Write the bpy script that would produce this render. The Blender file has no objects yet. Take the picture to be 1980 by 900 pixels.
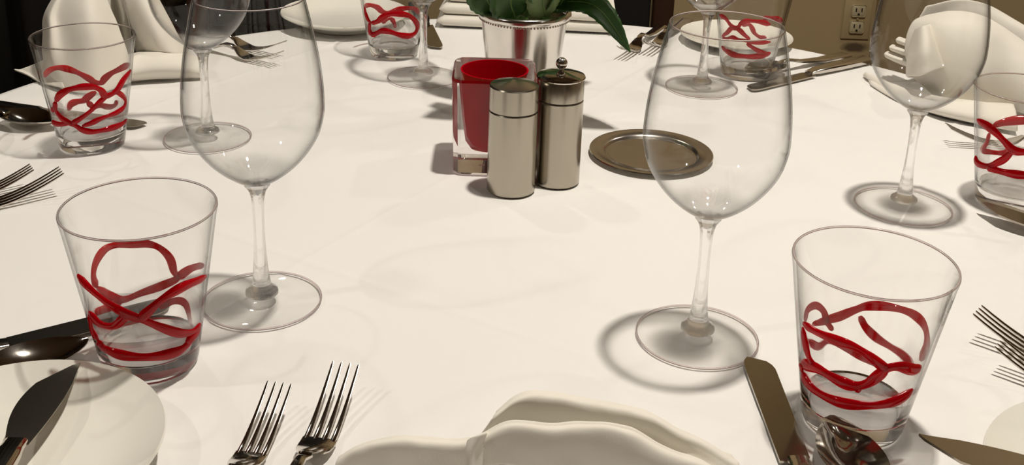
import bpy, math, random
from mathutils import Vector, Matrix, noise

random.seed(7)
SC = bpy.context.scene
COL = SC.collection
TZ = 0.75                      # height of the table top above the floor
PI = math.pi

# ------------------------------------------------------------------ camera
F_PX, CX, CY, CAM_H = 2128.0, 990.8, 174.8, 0.3824
CAM_O = Vector((0, 0, CAM_H))                       # table coordinates (table top is z = 0)
CAM_R = Vector((0.99941287, 0.01082928, 0.03250598))
CAM_U = Vector((-0.0342624, 0.31588327, 0.94817923))
CAM_F = Vector((0.0, 0.94873626, -0.31606884))
cam_data = bpy.data.cameras.new('camera')
cam = bpy.data.objects.new('camera', cam_data)
COL.objects.link(cam)
cam_data.sensor_width = 36.0
cam_data.lens = F_PX / 1980.0 * 36.0
cam_data.shift_x = (990.0 - CX) / 1980.0
cam_data.shift_y = -(450.0 - CY) / 1980.0
cam_data.clip_start = 0.01
cam.matrix_world = Matrix(((CAM_R.x, CAM_U.x, -CAM_F.x, 0), (CAM_R.y, CAM_U.y, -CAM_F.y, 0),
                           (CAM_R.z, CAM_U.z, -CAM_F.z, CAM_H + TZ), (0, 0, 0, 1)))
SC.camera = cam

# ------------------------------------------------------------------ world, exposure, cycles options
world = bpy.data.worlds.new('world')
SC.world = world
world.use_nodes = True
world.node_tree.nodes['Background'].inputs[0].default_value = (1.0, 0.86, 0.70, 1)
world.node_tree.nodes['Background'].inputs[1].default_value = 0.25
SC.view_settings.view_transform = 'Standard'
SC.view_settings.look = 'None'
SC.view_settings.exposure = -0.65
SC.view_settings.gamma = 1.0
SC.view_settings.use_curve_mapping = False
SC.cycles.max_bounces = 12
SC.cycles.transmission_bounces = 10
SC.cycles.glossy_bounces = 5
SC.cycles.diffuse_bounces = 3
SC.cycles.transparent_max_bounces = 64
SC.cycles.sample_clamp_indirect = 6.0
SC.cycles.blur_glossy = 0.4
SC.cycles.use_denoising = True
SC.cycles.use_adaptive_sampling = True
SC.cycles.adaptive_threshold = 0.03

# recessed ceiling downlights: (x, y, watts, colour)
WARM = (1.0, 0.925, 0.82)
DOWNLIGHTS = [
    (0.30, 0.80, 45.0, WARM, 'recessed ceiling downlight straight above the right half of the round table'),
    (-1.65, 0.10, 13.0, WARM, 'recessed ceiling downlight at the left in front of the table'),
    (-0.75, 1.95, 7.0, WARM, 'recessed ceiling downlight near the dark curtain'),
    (1.55, 1.90, 10.0, WARM, 'recessed ceiling downlight near the olive wall at the right'),
    (1.70, -0.30, 5.0, WARM, 'recessed ceiling downlight at the right in front of the table'),
]
CEIL = 2.55

# ------------------------------------------------------------------ picture measuring helpers (table coordinates)
def ray(px, py):
    return CAM_F + CAM_R * ((px - CX) / F_PX) - CAM_U * ((py - CY) / F_PX)
def G(px, py, z=0.0):
    d = ray(px, py)
    return CAM_O + d * ((z - CAM_O.z) / d.z)
def AT(px, py, Y):
    d = ray(px, py)
    return CAM_O + d * (Y / d.y)

# ------------------------------------------------------------------ materials
def new_mat(name):
    m = bpy.data.materials.new(name)
    m.use_nodes = True
    nt = m.node_tree
    for n in list(nt.nodes):
        nt.nodes.remove(n)
    out = nt.nodes.new('ShaderNodeOutputMaterial')
    return m, nt, out
def N(nt, t, **kw):
    n = nt.nodes.new(t)
    for k, v in kw.items():
        setattr(n, k, v)
    return n
def principled(name, col, rough=0.5, metal=0.0, noise=0.0, nscale=30.0, bump=0.0, bscale=200.0, stretch=None,
               sheen=0.0, spec=None, trans=0.0, coat=0.0, sss=0.0):
    m, nt, out = new_mat(name)
    b = N(nt, 'ShaderNodeBsdfPrincipled')
    nt.links.new(b.outputs[0], out.inputs[0])
    b.inputs['Base Color'].default_value = (*col, 1)
    b.inputs['Roughness'].default_value = rough
    b.inputs['Metallic'].default_value = metal
    if spec is not None: b.inputs['Specular IOR Level'].default_value = spec
    if sheen: b.inputs['Sheen Weight'].default_value = sheen
    if trans: b.inputs['Transmission Weight'].default_value = trans
    if coat: b.inputs['Coat Weight'].default_value = coat
    if sss:
        b.inputs['Subsurface Weight'].default_value = sss
        b.inputs['Subsurface Radius'].default_value = (0.004, 0.003, 0.002)
        b.inputs['Subsurface Scale'].default_value = 1.0
    tc = N(nt, 'ShaderNodeTexCoord')
    mp = N(nt, 'ShaderNodeMapping')
    nt.links.new(tc.outputs['Object'], mp.inputs[0])
    if stretch: mp.inputs['Scale'].default_value = stretch
    if noise:
        tx = N(nt, 'ShaderNodeTexNoise')
        tx.inputs['Scale'].default_value = nscale
        tx.inputs['Detail'].default_value = 4
        nt.links.new(mp.outputs[0], tx.inputs['Vector'])
        mx = N(nt, 'ShaderNodeMix', data_type='RGBA')
        mx.inputs['A'].default_value = (*[c * (1 - noise) for c in col], 1)
        mx.inputs['B'].default_value = (*[min(1, c * (1 + noise)) for c in col], 1)
        nt.links.new(tx.outputs[0], mx.inputs['Factor'])
        nt.links.new(mx.outputs['Result'], b.inputs['Base Color'])
    if bump:
        tb = N(nt, 'ShaderNodeTexNoise')
        tb.inputs['Scale'].default_value = bscale
        nt.links.new(mp.outputs[0], tb.inputs['Vector'])
        bp = N(nt, 'ShaderNodeBump')
        bp.inputs['Strength'].default_value = bump
        bp.inputs['Distance'].default_value = 0.0005
        nt.links.new(tb.outputs[0], bp.inputs['Height'])
        nt.links.new(bp.outputs[0], b.inputs['Normal'])
    return m

def thin_glass(name, tint=(0.998, 0.998, 0.996), edge=(0.05, 0.048, 0.046), power=5.0, z_solid=None, z_thin=None, graz=0.80):
    """thin blown wall: straight transmission with Fresnel reflection; below z_solid the wall is thick and refracts"""
    m, nt, out = new_mat(name)
    lw = N(nt, 'ShaderNodeLayerWeight'); lw.inputs['Blend'].default_value = 0.5
    pw = N(nt, 'ShaderNodeMath', operation='POWER'); pw.inputs[1].default_value = power
    nt.links.new(lw.outputs['Facing'], pw.inputs[0])
    ma = N(nt, 'ShaderNodeMath', operation='MULTIPLY_ADD'); ma.inputs[1].default_value = graz; ma.inputs[2].default_value = 0.022
    nt.links.new(pw.outputs[0], ma.inputs[0])
    cm = N(nt, 'ShaderNodeMix', data_type='RGBA')
    cm.inputs['A'].default_value = (*tint, 1); cm.inputs['B'].default_value = (*edge, 1)
    pw2 = N(nt, 'ShaderNodeMath', operation='POWER'); pw2.inputs[1].default_value = 6.0
    nt.links.new(lw.outputs['Facing'], pw2.inputs[0])
    nt.links.new(pw2.outputs[0], cm.inputs['Factor'])
    tr = N(nt, 'ShaderNodeBsdfTransparent')
    nt.links.new(cm.outputs['Result'], tr.inputs[0])
    gl = N(nt, 'ShaderNodeBsdfGlossy'); gl.inputs['Roughness'].default_value = 0.03
    mx = N(nt, 'ShaderNodeMixShader')
    nt.links.new(ma.outputs[0], mx.inputs[0]); nt.links.new(tr.outputs[0], mx.inputs[1]); nt.links.new(gl.outputs[0], mx.inputs[2])
    last = mx
    if z_solid is not None:
        tc = N(nt, 'ShaderNodeTexCoord'); sp = N(nt, 'ShaderNodeSeparateXYZ')
        nt.links.new(tc.outputs['Object'], sp.inputs[0])
        mr = N(nt, 'ShaderNodeMapRange', interpolation_type='SMOOTHSTEP')
        mr.inputs['From Min'].default_value = z_solid; mr.inputs['From Max'].default_value = z_thin
        nt.links.new(sp.outputs['Z'], mr.inputs['Value'])
        g = N(nt, 'ShaderNodeBsdfGlass'); g.inputs['IOR'].default_value = 1.5; g.inputs['Roughness'].default_value = 0.0
        m2 = N(nt, 'ShaderNodeMixShader')
        nt.links.new(mr.outputs[0], m2.inputs[0]); nt.links.new(g.outputs[0], m2.inputs[1]); nt.links.new(mx.outputs[0], m2.inputs[2])
        last = m2
    nt.links.new(last.outputs[0], out.inputs[0])
    return m
def solid_glass(name, col=(1, 1, 1), ior=1.5, clear=0.0, clearcol=(1, 1, 1)):
    m, nt, out = new_mat(name)
    g = N(nt, 'ShaderNodeBsdfGlass'); g.inputs['Color'].default_value = (*col, 1)
    g.inputs['IOR'].default_value = ior; g.inputs['Roughness'].default_value = 0.0
    t = N(nt, 'ShaderNodeBsdfTransparent'); t.inputs[0].default_value = (*clearcol, 1)
    mx = N(nt, 'ShaderNodeMixShader'); mx.inputs[0].default_value = clear
    nt.links.new(g.outputs[0], mx.inputs[1]); nt.links.new(t.outputs[0], mx.inputs[2])
    nt.links.new(mx.outputs[0], out.inputs[0])
    return m
def red_glass(name, col=(0.62, 0.004, 0.014), clear=(0.85, 0.02, 0.04), mixf=0.34, tr=0.35, coat=0.3, spec=0.5):
    m, nt, out = new_mat(name)
    b = N(nt, 'ShaderNodeBsdfPrincipled')
    b.inputs['Base Color'].default_value = (*col, 1); b.inputs['Roughness'].default_value = 0.06
    b.inputs['Coat Weight'].default_value = coat; b.inputs['Specular IOR Level'].default_value = spec
    tl = N(nt, 'ShaderNodeBsdfTranslucent'); tl.inputs[0].default_value = (*col, 1)
    m1 = N(nt, 'ShaderNodeMixShader'); m1.inputs[0].default_value = tr
    nt.links.new(b.outputs[0], m1.inputs[1]); nt.links.new(tl.outputs[0], m1.inputs[2])
    t = N(nt, 'ShaderNodeBsdfTransparent'); t.inputs[0].default_value = (*clear, 1)
    mx = N(nt, 'ShaderNodeMixShader'); mx.inputs[0].default_value = mixf
    nt.links.new(m1.outputs[0], mx.inputs[1]); nt.links.new(t.outputs[0], mx.inputs[2])
    nt.links.new(mx.outputs[0], out.inputs[0])
    return m
def emit_mat(name, col, s):
    m, nt, out = new_mat(name)
    e = N(nt, 'ShaderNodeEmission'); e.inputs[0].default_value = (*col, 1); e.inputs[1].default_value = s
    nt.links.new(e.outputs[0], out.inputs[0])
    return m

def cloth_material():
    m, nt, out = new_mat('tablecloth_linen')
    b = N(nt, 'ShaderNodeBsdfPrincipled')
    b.inputs['Roughness'].default_value = 0.85
    b.inputs['Specular IOR Level'].default_value = 0.15
    b.inputs['Base Color'].default_value = (0.80, 0.775, 0.745, 1)
    tc = N(nt, 'ShaderNodeTexCoord')
    tx = N(nt, 'ShaderNodeTexNoise'); tx.inputs['Scale'].default_value = 5.0; tx.inputs['Detail'].default_value = 3
    nt.links.new(tc.outputs['Object'], tx.inputs['Vector'])
    cr = N(nt, 'ShaderNodeMix', data_type='RGBA')
    cr.inputs['A'].default_value = (0.80, 0.785, 0.76, 1); cr.inputs['B'].default_value = (0.825, 0.81, 0.785, 1)
    nt.links.new(tx.outputs[0], cr.inputs['Factor'])
    nt.links.new(cr.outputs['Result'], b.inputs['Base Color'])
    wv = N(nt, 'ShaderNodeTexNoise'); wv.inputs['Scale'].default_value = 900.0
    nt.links.new(tc.outputs['Object'], wv.inputs['Vector'])
    bp = N(nt, 'ShaderNodeBump'); bp.inputs['Strength'].default_value = 0.08; bp.inputs['Distance'].default_value = 0.0004
    nt.links.new(wv.outputs[0], bp.inputs['Height'])
    nt.links.new(bp.outputs[0], b.inputs['Normal'])
    nt.links.new(b.outputs[0], out.inputs[0])
    return m

def wall_material(scuff):
    m, nt, out = new_mat('olive_painted_wall')
    b = N(nt, 'ShaderNodeBsdfPrincipled'); b.inputs['Roughness'].default_value = 0.6
    tc = N(nt, 'ShaderNodeTexCoord')
    tx = N(nt, 'ShaderNodeTexNoise'); tx.inputs['Scale'].default_value = 3.0
    nt.links.new(tc.outputs['Object'], tx.inputs['Vector'])
    c1 = N(nt, 'ShaderNodeMix', data_type='RGBA')
    c1.inputs['A'].default_value = (0.46, 0.345, 0.185, 1); c1.inputs['B'].default_value = (0.52, 0.395, 0.215, 1)
    nt.links.new(tx.outputs[0], c1.inputs['Factor'])
    # scuff mark rubbed onto the paint
    mp = N(nt, 'ShaderNodeMapping', vector_type='POINT')
    mp.inputs['Location'].default_value = (-scuff[0], -scuff[1], -scuff[2] + 0.006)
    nt.links.new(tc.outputs['Object'], mp.inputs[0])
    m2 = N(nt, 'ShaderNodeMapping', vector_type='POINT')
    m2.inputs['Rotation'].default_value = (0, math.radians(12), 0)
    m2.inputs['Scale'].default_value = (1 / 0.034, 0.0, 1 / 0.013)
    nt.links.new(mp.outputs[0], m2.inputs[0])
    ln = N(nt, 'ShaderNodeVectorMath', operation='LENGTH'); nt.links.new(m2.outputs[0], ln.inputs[0])
    n2 = N(nt, 'ShaderNodeTexNoise'); n2.inputs['Scale'].default_value = 60; nt.links.new(tc.outputs['Object'], n2.inputs['Vector'])
    ad = N(nt, 'ShaderNodeMath', operation='MULTIPLY_ADD'); ad.inputs[1].default_value = 0.5
    nt.links.new(n2.outputs[0], ad.inputs[0]); nt.links.new(ln.outputs['Value'], ad.inputs[2])
    mr = N(nt, 'ShaderNodeMapRange'); mr.inputs['From Min'].default_value = 0.85; mr.inputs['From Max'].default_value = 1.35
    mr.inputs['To Min'].default_value = 0.85; mr.inputs['To Max'].default_value = 0.0
    nt.links.new(ad.outputs[0], mr.inputs['Value'])
    c2 = N(nt, 'ShaderNodeMix', data_type='RGBA'); c2.inputs['B'].default_value = (0.06, 0.04, 0.02, 1)
    nt.links.new(c1.outputs['Result'], c2.inputs['A']); nt.links.new(mr.outputs[0], c2.inputs['Factor'])
    nt.links.new(c2.outputs['Result'], b.inputs['Base Color'])
    nt.links.new(b.outputs[0], out.inputs[0])
    return m

WALL_Y = 2.5
SCUFF = AT(1653, 87, WALL_Y)
M = {}
M['cloth'] = cloth_material()
M['napkin'] = principled('napkin_linen', (0.80, 0.765, 0.685), 0.9, noise=0.02, nscale=40, bump=0.15, bscale=900, spec=0.15)
M['glass'] = thin_glass('clear_blown_glass', edge=(0.45, 0.44, 0.43), graz=0.45)
M['bowl_glass'] = thin_glass('clear_bowl_glass', z_solid=0.0865, z_thin=0.102)
M['tumbler_glass'] = thin_glass('clear_tumbler_glass', tint=(0.996, 0.994, 0.990), edge=(0.12, 0.115, 0.11), z_solid=0.016, z_thin=0.05)
M['stem_glass'] = solid_glass('solid_stem_glass', clear=0.35)
M['base_glass'] = solid_glass('solid_base_glass', (0.97, 0.97, 0.97), clear=0.08)
M['rim_glass'] = solid_glass('solid_rim_glass', (0.93, 0.88, 0.89), clear=0.0)
M['block_glass'] = solid_glass('solid_block_glass', (0.98, 0.97, 0.97), clear=0.12)
M['red'] = red_glass('red_trail_glass')
M['red_cup'] = red_glass('red_cup_lacquer', (0.60, 0.004, 0.016), (0.5, 0.01, 0.02), 0.04, 0.5, 0.0, 0.0)
M['steel'] = principled('brushed_steel', (0.42, 0.385, 0.32), 0.25, 1.0, noise=0.10, nscale=60, bump=0.25, bscale=120, stretch=(1, 1, 0.03))
M['steel_top'] = principled('turned_steel', (0.55, 0.51, 0.45), 0.22, 1.0, noise=0.05, nscale=60, bump=0.05, bscale=300)
M['coaster'] = principled('worn_steel', (0.58, 0.54, 0.48), 0.24, 1.0, noise=0.12, nscale=50, bump=0.08, bscale=200)
M['chrome'] = principled('polished_steel', (0.62, 0.58, 0.53), 0.09, 1.0, noise=0.04, nscale=60, bump=0.03, bscale=400)
M['blade'] = principled('polished_blade_steel', (0.40, 0.36, 0.30), 0.16, 1.0, noise=0.05, nscale=60)
M['silver'] = principled('tarnished_silver', (0.74, 0.71, 0.66), 0.17, 1.0, noise=0.14, nscale=45, bump=0.10, bscale=60)
M['china'] = principled('cream_china', (0.86, 0.84, 0.76), 0.12, coat=0.4, noise=0.02, nscale=20)
M['leaf'] = principled('green_leaf', (0.045, 0.125, 0.028), 0.38, noise=0.35, nscale=60, bump=0.3, bscale=250)
M['leaf_pale'] = principled('pale_green_leaf', (0.20, 0.29, 0.11), 0.45, noise=0.25, nscale=50, bump=0.3, bscale=250)
M['vein'] = principled('leaf_vein', (0.16, 0.30, 0.08), 0.45, noise=0.1)
M['wall'] = wall_material(SCUFF)
M['pier'] = principled('olive_painted_pier', (0.45, 0.34, 0.19), 0.6, noise=0.06, nscale=3)
M['dark_wall'] = principled('brown_side_wall', (0.30, 0.19, 0.10), 0.6, noise=0.15, nscale=3)
M['ceiling'] = principled('brown_ceiling', (0.24, 0.165, 0.10), 0.9, noise=0.03, nscale=4)
M['floor'] = principled('brown_carpet', (0.09, 0.055, 0.035), 0.95, noise=0.3, nscale=80)
M['curtain'] = principled('black_brown_curtain', (0.010, 0.008, 0.006), 0.9, noise=0.3, nscale=20)
M['outlet'] = principled('ivory_plastic', (0.50, 0.385, 0.21), 0.4, noise=0.03)
M['outlet_face'] = principled('ivory_socket_plastic', (0.60, 0.52, 0.33), 0.35, noise=0.03)
M['slot'] = principled('dark_slot', (0.02, 0.015, 0.01), 0.6, noise=0.1)
M['wood'] = principled('dark_stained_wood', (0.035, 0.014, 0.007), 0.35, noise=0.4, nscale=18, stretch=(1, 1, 0.1))
M['upholstery'] = principled('black_upholstery', (0.006, 0.005, 0.005), 0.7, noise=0.2, nscale=200)
M['trim'] = principled('white_lamp_trim', (0.8, 0.77, 0.7), 0.4, noise=0.02)
M['lens'] = emit_mat('lamp_lens', (1.0, 0.86, 0.68), 18.0)

# ------------------------------------------------------------------ object helpers
def put(o, parent=None, label=None, cat=None, group=None, kind=None):
    COL.objects.link(o)
    if parent is not None: o.parent = parent
    if label: o['label'] = label
    if cat: o['category'] = cat
    if group: o['group'] = group
    if kind: o['kind'] = kind
    return o
def thing(name, label, cat, loc=(0, 0, 0), rotz=0.0, group=None):
    """an Empty at a thing's base; loc in table coordinates"""
    o = bpy.data.objects.new(name, None)
    o.empty_display_size = 0.02
    o.location = (loc[0], loc[1], loc[2] + TZ)
    o.rotation_euler = (0, 0, rotz)
    return put(o, None, label, cat, group)
def mesh_obj(name, verts, faces, mat, parent=None, smooth=35, **kw):
    me = bpy.data.meshes.new(name)
    me.from_pydata([tuple(v) for v in verts], [], faces)
    me.validate(); me.update()
    if smooth:
        me.polygons.foreach_set('use_smooth', [True] * len(me.polygons))
        me.set_sharp_from_angle(angle=math.radians(smooth))
    me.materials.append(M[mat])
    o = bpy.data.objects.new(name, me)
    return put(o, parent, **kw)
def share(name, src, parent, loc=(0, 0, 0), rot=(0, 0, 0), **kw):
    o = bpy.data.objects.new(name, src.data)
    o.location = loc; o.rotation_euler = rot
    return put(o, parent, **kw)
def lathe(prof, seg=64, closed=False, cx=0.0, cy=0.0):
    vs, fs, rows = [], [], []
    for r, z in prof:
        if r < 1e-6:
            rows.append([len(vs)]); vs.append((cx, cy, z))
        else:
            rows.append(list(range(len(vs), len(vs) + seg)))
            vs += [(cx + r * math.cos(2 * PI * i / seg), cy + r * math.sin(2 * PI * i / seg), z) for i in range(seg)]
    pairs = list(zip(rows, rows[1:]))
    if closed: pairs.append((rows[-1], rows[0]))
    for a, b in pairs:
        for i in range(seg):
            j = (i + 1) % seg
            if len(a) == 1 and len(b) == 1: continue
            if len(a) == 1: fs.append((a[0], b[j], b[i]))
            elif len(b) == 1: fs.append((a[i], a[j], b[0]))
            else: fs.append((a[i], a[j], b[j], b[i]))
    return vs, fs
def spline(pts, n):
    """Catmull-Rom resample to n points"""
    P = [Vector(p) for p in pts]
    if len(P) == 2:
        return [P[0].lerp(P[1], i / (n - 1)) for i in range(n)]
    Q = [P[0] * 2 - P[1]] + P + [P[-1] * 2 - P[-2]]
    out = []
    m = len(P) - 1
    for i in range(n):
        t = i / (n - 1) * m
        k = min(int(t), m - 1); u = t - k
        a, b, c, d = Q[k], Q[k + 1], Q[k + 2], Q[k + 3]
        out.append(0.5 * ((2 * b) + (c - a) * u + (2 * a - 5 * b + 4 * c - d) * u * u + (3 * b - a - 3 * c + d) * u ** 3))
    return out
def tube(path, radii, seg=10, flat=1.0, flatn=None, cap=True):
    vs, fs = [], []
    n = len(path)
    prev = None
    for i, p in enumerate(path):
        t = (path[min(i + 1, n - 1)] - path[max(i - 1, 0)]).normalized()
        if prev is None:
            ref = Vector((0, 0, 1)) if abs(t.z) < 0.9 else Vector((1, 0, 0))
            a = t.cross(ref).normalized()
        else:
            a = (prev - t * prev.dot(t)).normalized()
        prev = a
        b = t.cross(a)
        r = radii[i] if hasattr(radii, '__len__') else radii
        vs += [p + (a * math.cos(2 * PI * k / seg) + b * math.sin(2 * PI * k / seg)) * r for k in range(seg)]
    for i in range(n - 1):
        for k in range(seg):
            l = (k + 1) % seg
            fs.append((i * seg + k, i * seg + l, (i + 1) * seg + l, (i + 1) * seg + k))
    if cap:
        fs.append(tuple(range(seg - 1, -1, -1)))
        fs.append(tuple((n - 1) * seg + k for k in range(seg)))
    return vs, fs
def box(x0, x1, y0, y1, z0, z1, bev=0.0):
    if not bev:
        v = [(x, y, z) for x in (x0, x1) for y in (y0, y1) for z in (z0, z1)]
        return v, [(0, 1, 3, 2), (4, 6, 7, 5), (0, 4, 5, 1), (2, 3, 7, 6), (0, 2, 6, 4), (1, 5, 7, 3)]
    import bmesh
    bm = bmesh.new()
    bmesh.ops.create_cube(bm, size=1)
    for w in bm.verts:
        w.co = Vector(((x0 + x1) / 2 + w.co.x * (x1 - x0), (y0 + y1) / 2 + w.co.y * (y1 - y0), (z0 + z1) / 2 + w.co.z * (z1 - z0)))
    bmesh.ops.bevel(bm, geom=bm.edges[:], offset=bev, segments=3, affect='EDGES', profile=0.5)
    bm.verts.index_update()
    v = [tuple(w.co) for w in bm.verts]; f = [tuple(w.index for w in q.verts) for q in bm.faces]
    bm.free()
    return v, f
def join(*parts):
    vs, fs = [], []
    for v, f in parts:
        o = len(vs); vs += [tuple(p) for p in v]; fs += [tuple(i + o for i in q) for q in f]
    return vs, fs
def slab(stations):
    """closed bar from cross-section stations [(x, halfwidth, ztop, zbottom, ycentre)]; rounded section of 12 points"""
    vs, fs = [], []
    K = 12
    for st in stations:
        x, hw, zt, zb = st[:4]
        yc = st[4] if len(st) > 4 else 0.0
        zc, hh = (zt + zb) / 2, (zt - zb) / 2
        for k in range(K):
            a = 2 * PI * (k + 0.5) / K
            c, s = math.cos(a), math.sin(a)
            e = 0.55
            vs.append((x, yc + hw * math.copysign(abs(c) ** e, c), zc + hh * math.copysign(abs(s) ** e, s)))
    n = len(stations)
    for i in range(n - 1):
        for k in range(K):
            l = (k + 1) % K
            fs.append((i * K + k, (i + 1) * K + k, (i + 1) * K + l, i * K + l))
    fs.append(tuple(range(K)))
    fs.append(tuple((n - 1) * K + k for k in range(K - 1, -1, -1)))
    return vs, fs
def sheet_obj(name, rows, mat, parent, nu=24, nv=14, thick=0.0018, origin=(0, 0, 0), wrinkle=1.0, **kw):
    """cloth sheet lofted through rows of table-coordinate points"""
    R = [spline(r, nu) for r in rows]
    cols = [spline([R[j][i] for j in range(len(R))], nv) for i in range(nu)]
    for c in cols:
        for p in c:
            w = noise.noise_vector(p * 38.0) * 0.0011 + noise.noise_vector(p * 110.0) * 0.00035
            p += w * wrinkle
            p.z = max(p.z, 0.0022)
    vs = [cols[i][j] - Vector(origin) for j in range(nv) for i in range(nu)]
    fs = [(j * nu + i, j * nu + i + 1, (j + 1) * nu + i + 1, (j + 1) * nu + i) for j in range(nv - 1) for i in range(nu - 1)]
    o = mesh_obj(name, vs, fs, mat, parent, smooth=80, **kw)
    if thick:
        md = o.modifiers.new('thickness', 'SOLIDIFY'); md.thickness = thick; md.offset = 0
        md2 = o.modifiers.new('soften', 'SUBSURF'); md2.levels = 1; md2.render_levels = 1
    return o

# ------------------------------------------------------------------ room shell
def struct(name, vf, mat, smooth=0):
    o = mesh_obj(name, vf[0], vf[1], mat, None, smooth=smooth, kind='structure')
    o.location.z = TZ
    return o
X0, X1, Y0 = -3.0, 2.6, -2.6
ZF, ZC = -TZ, CEIL - TZ
struct('floor', box(X0, X1, Y0, WALL_Y, ZF - 0.1, ZF), 'floor')
struct('ceiling', box(X0, X1, Y0, WALL_Y, ZC, ZC + 0.1), 'ceiling')
struct('wall_back', box(X0, X1, WALL_Y, WALL_Y + 0.1, ZF, ZC), 'wall')
struct('wall_left', box(X0 - 0.1, X0, Y0, WALL_Y, ZF, ZC), 'dark_wall')
struct('wall_right', box(X1, X1 + 0.1, Y0, WALL_Y, ZF, ZC), 'pier')
struct('wall_front', box(X0, X1, Y0 - 0.1, Y0, ZF, ZC), 'dark_wall')
pier_x = AT(1686, 60, WALL_Y).x
struct('wall_pier', box(pier_x, X1, WALL_Y - 0.045, WALL_Y, ZF, ZC, 0.006), 'pier', 30)
struct('baseboard_back', box(X0, pier_x, WALL_Y - 0.015, WALL_Y, ZF, ZF + 0.10), 'wood')
struct('baseboard_pier', box(pier_x, X1, WALL_Y - 0.06, WALL_Y - 0.045, ZF, ZF + 0.10), 'wood')

# wall socket
oc = AT(1656.7, 35.5, WALL_Y)
t = thing('wall_outlet', 'ivory double wall socket on the olive wall above a dark scuff', 'outlet', (oc.x, WALL_Y, oc.z))
mesh_obj('cover_plate', *box(-0.033, 0.033, -0.004, 0.0, -0.050, 0.050, 0.002), 'outlet', t)
for dz in (0.0195, -0.0195):
    r = mesh_obj('receptacle', *box(-0.0165, 0.0165, -0.0095, -0.005, dz - 0.0140, dz + 0.0140, 0.0045), 'outlet_face', t)
    for sx in (-0.0065, 0.0065):
        mesh_obj('slot', *box(sx - 0.0013, sx + 0.0013, -0.0105, -0.0085, dz - 0.001, dz + 0.0075), 'slot', r, smooth=0)
    vs, fs = lathe([(0, 0.0), (0.0026, 0.0), (0.0026, 0.002), (0, 0.002)], 12)
    mesh_obj('ground_hole', [(x, -0.0085 - z, dz - 0.0072 + y) for x, y, z in vs], fs, 'slot', r, smooth=0)
vs, fs = lathe([(0, 0.003), (0.002, 0.0025), (0.003, 0.0)], 12)
mesh_obj('screw', [(x, -0.006 - z, y) for x, y, z in vs], fs, 'outlet', t)

# dark curtain along the back wall at the left
def curtain():
    xa, xb = -2.7, AT(712, 20, WALL_Y - 0.12).x
    n = 160
    yb = WALL_Y - 0.12
    front, vs, fs = [], [], []
    H = [ZF + 0.02, ZF + 0.6, 0.3, 1.0, ZC - 0.06]
    for z in H:
        for i in range(n):
            x = xa + (xb - xa) * i / (n - 1)
            vs.append((x, yb + 0.035 * math.sin(i * 0.62) + 0.012 * math.sin(i * 0.27 + z), z))
    for j in range(len(H) - 1):
        for i in range(n - 1):
            fs.append((j * n + i, j * n + i + 1, (j + 1) * n + i + 1, (j + 1) * n + i))
    t = thing('curtain', 'floor-length black-brown curtain hanging in folds along the back wall', 'curtain', ((xa + xb) / 2, yb, -TZ))
    c = t.location
    o = mesh_obj('drape', [(x - c.x, y - c.y, z + TZ - c.z) for x, y, z in vs], fs, 'curtain', t, smooth=80)
    md = o.modifiers.new('thickness', 'SOLIDIFY'); md.thickness = 0.004
    vv, ff = tube([Vector((xa - 0.05 - c.x, 0, CEIL - 0.05)), Vector((xb + 0.03 - c.x, 0, CEIL - 0.05))], 0.014, 12)
    mesh_obj('rod', vv, ff, 'wood', t)
curtain()

# ceiling downlights
for x, y, watts, colr, lab in DOWNLIGHTS:
    t = thing('ceiling_downlight', lab, 'downlight', (x, y, ZC), group='recessed ceiling downlights')
    mesh_obj('trim_ring', *lathe([(0.045, -0.001), (0.05, -0.006), (0.065, -0.006), (0.072, -0.001), (0.072, 0.0), (0.045, 0.0)], 40, True), 'trim', t)
    mesh_obj('lens', *lathe([(0, -0.0015), (0.045, -0.0015), (0.045, 0.0), (0, 0.0)], 40), 'lens', t, label='glowing round lamp lens')
    ld = bpy.data.lights.new('downlight_beam', 'AREA')
    ld.shape = 'DISK'; ld.size = 0.085; ld.energy = watts; ld.color = colr
    lo = bpy.data.objects.new('downlight_beam', ld)
    lo.location = (0, 0, -0.008)
    put(lo, t)

# ------------------------------------------------------------------ table and cloth
TC = Vector((0.0254, 0.8637, 0.0)); TR = 0.608
t = thing('dining_table', 'round pedestal dining table hidden under the white tablecloth', 'table', (TC.x, TC.y, -TZ))
mesh_obj('tabletop', *lathe([(0, TZ - 0.034), (TR - 0.02, TZ - 0.034), (TR - 0.012, TZ - 0.028), (TR - 0.012, TZ - 0.008), (TR - 0.02, TZ - 0.0025), (0, TZ - 0.0025)], 96), 'wood', t)
mesh_obj('pedestal', *lathe([(0, 0.04), (0.09, 0.04), (0.05, 0.10), (0.045, 0.60), (0.10, TZ - 0.035), (0, TZ - 0.035)], 32), 'wood', t)
mesh_obj('base', *lathe([(0, 0.0), (0.30, 0.0), (0.31, 0.012), (0.28, 0.03), (0.09, 0.045), (0, 0.045)], 48), 'wood', t)

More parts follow.
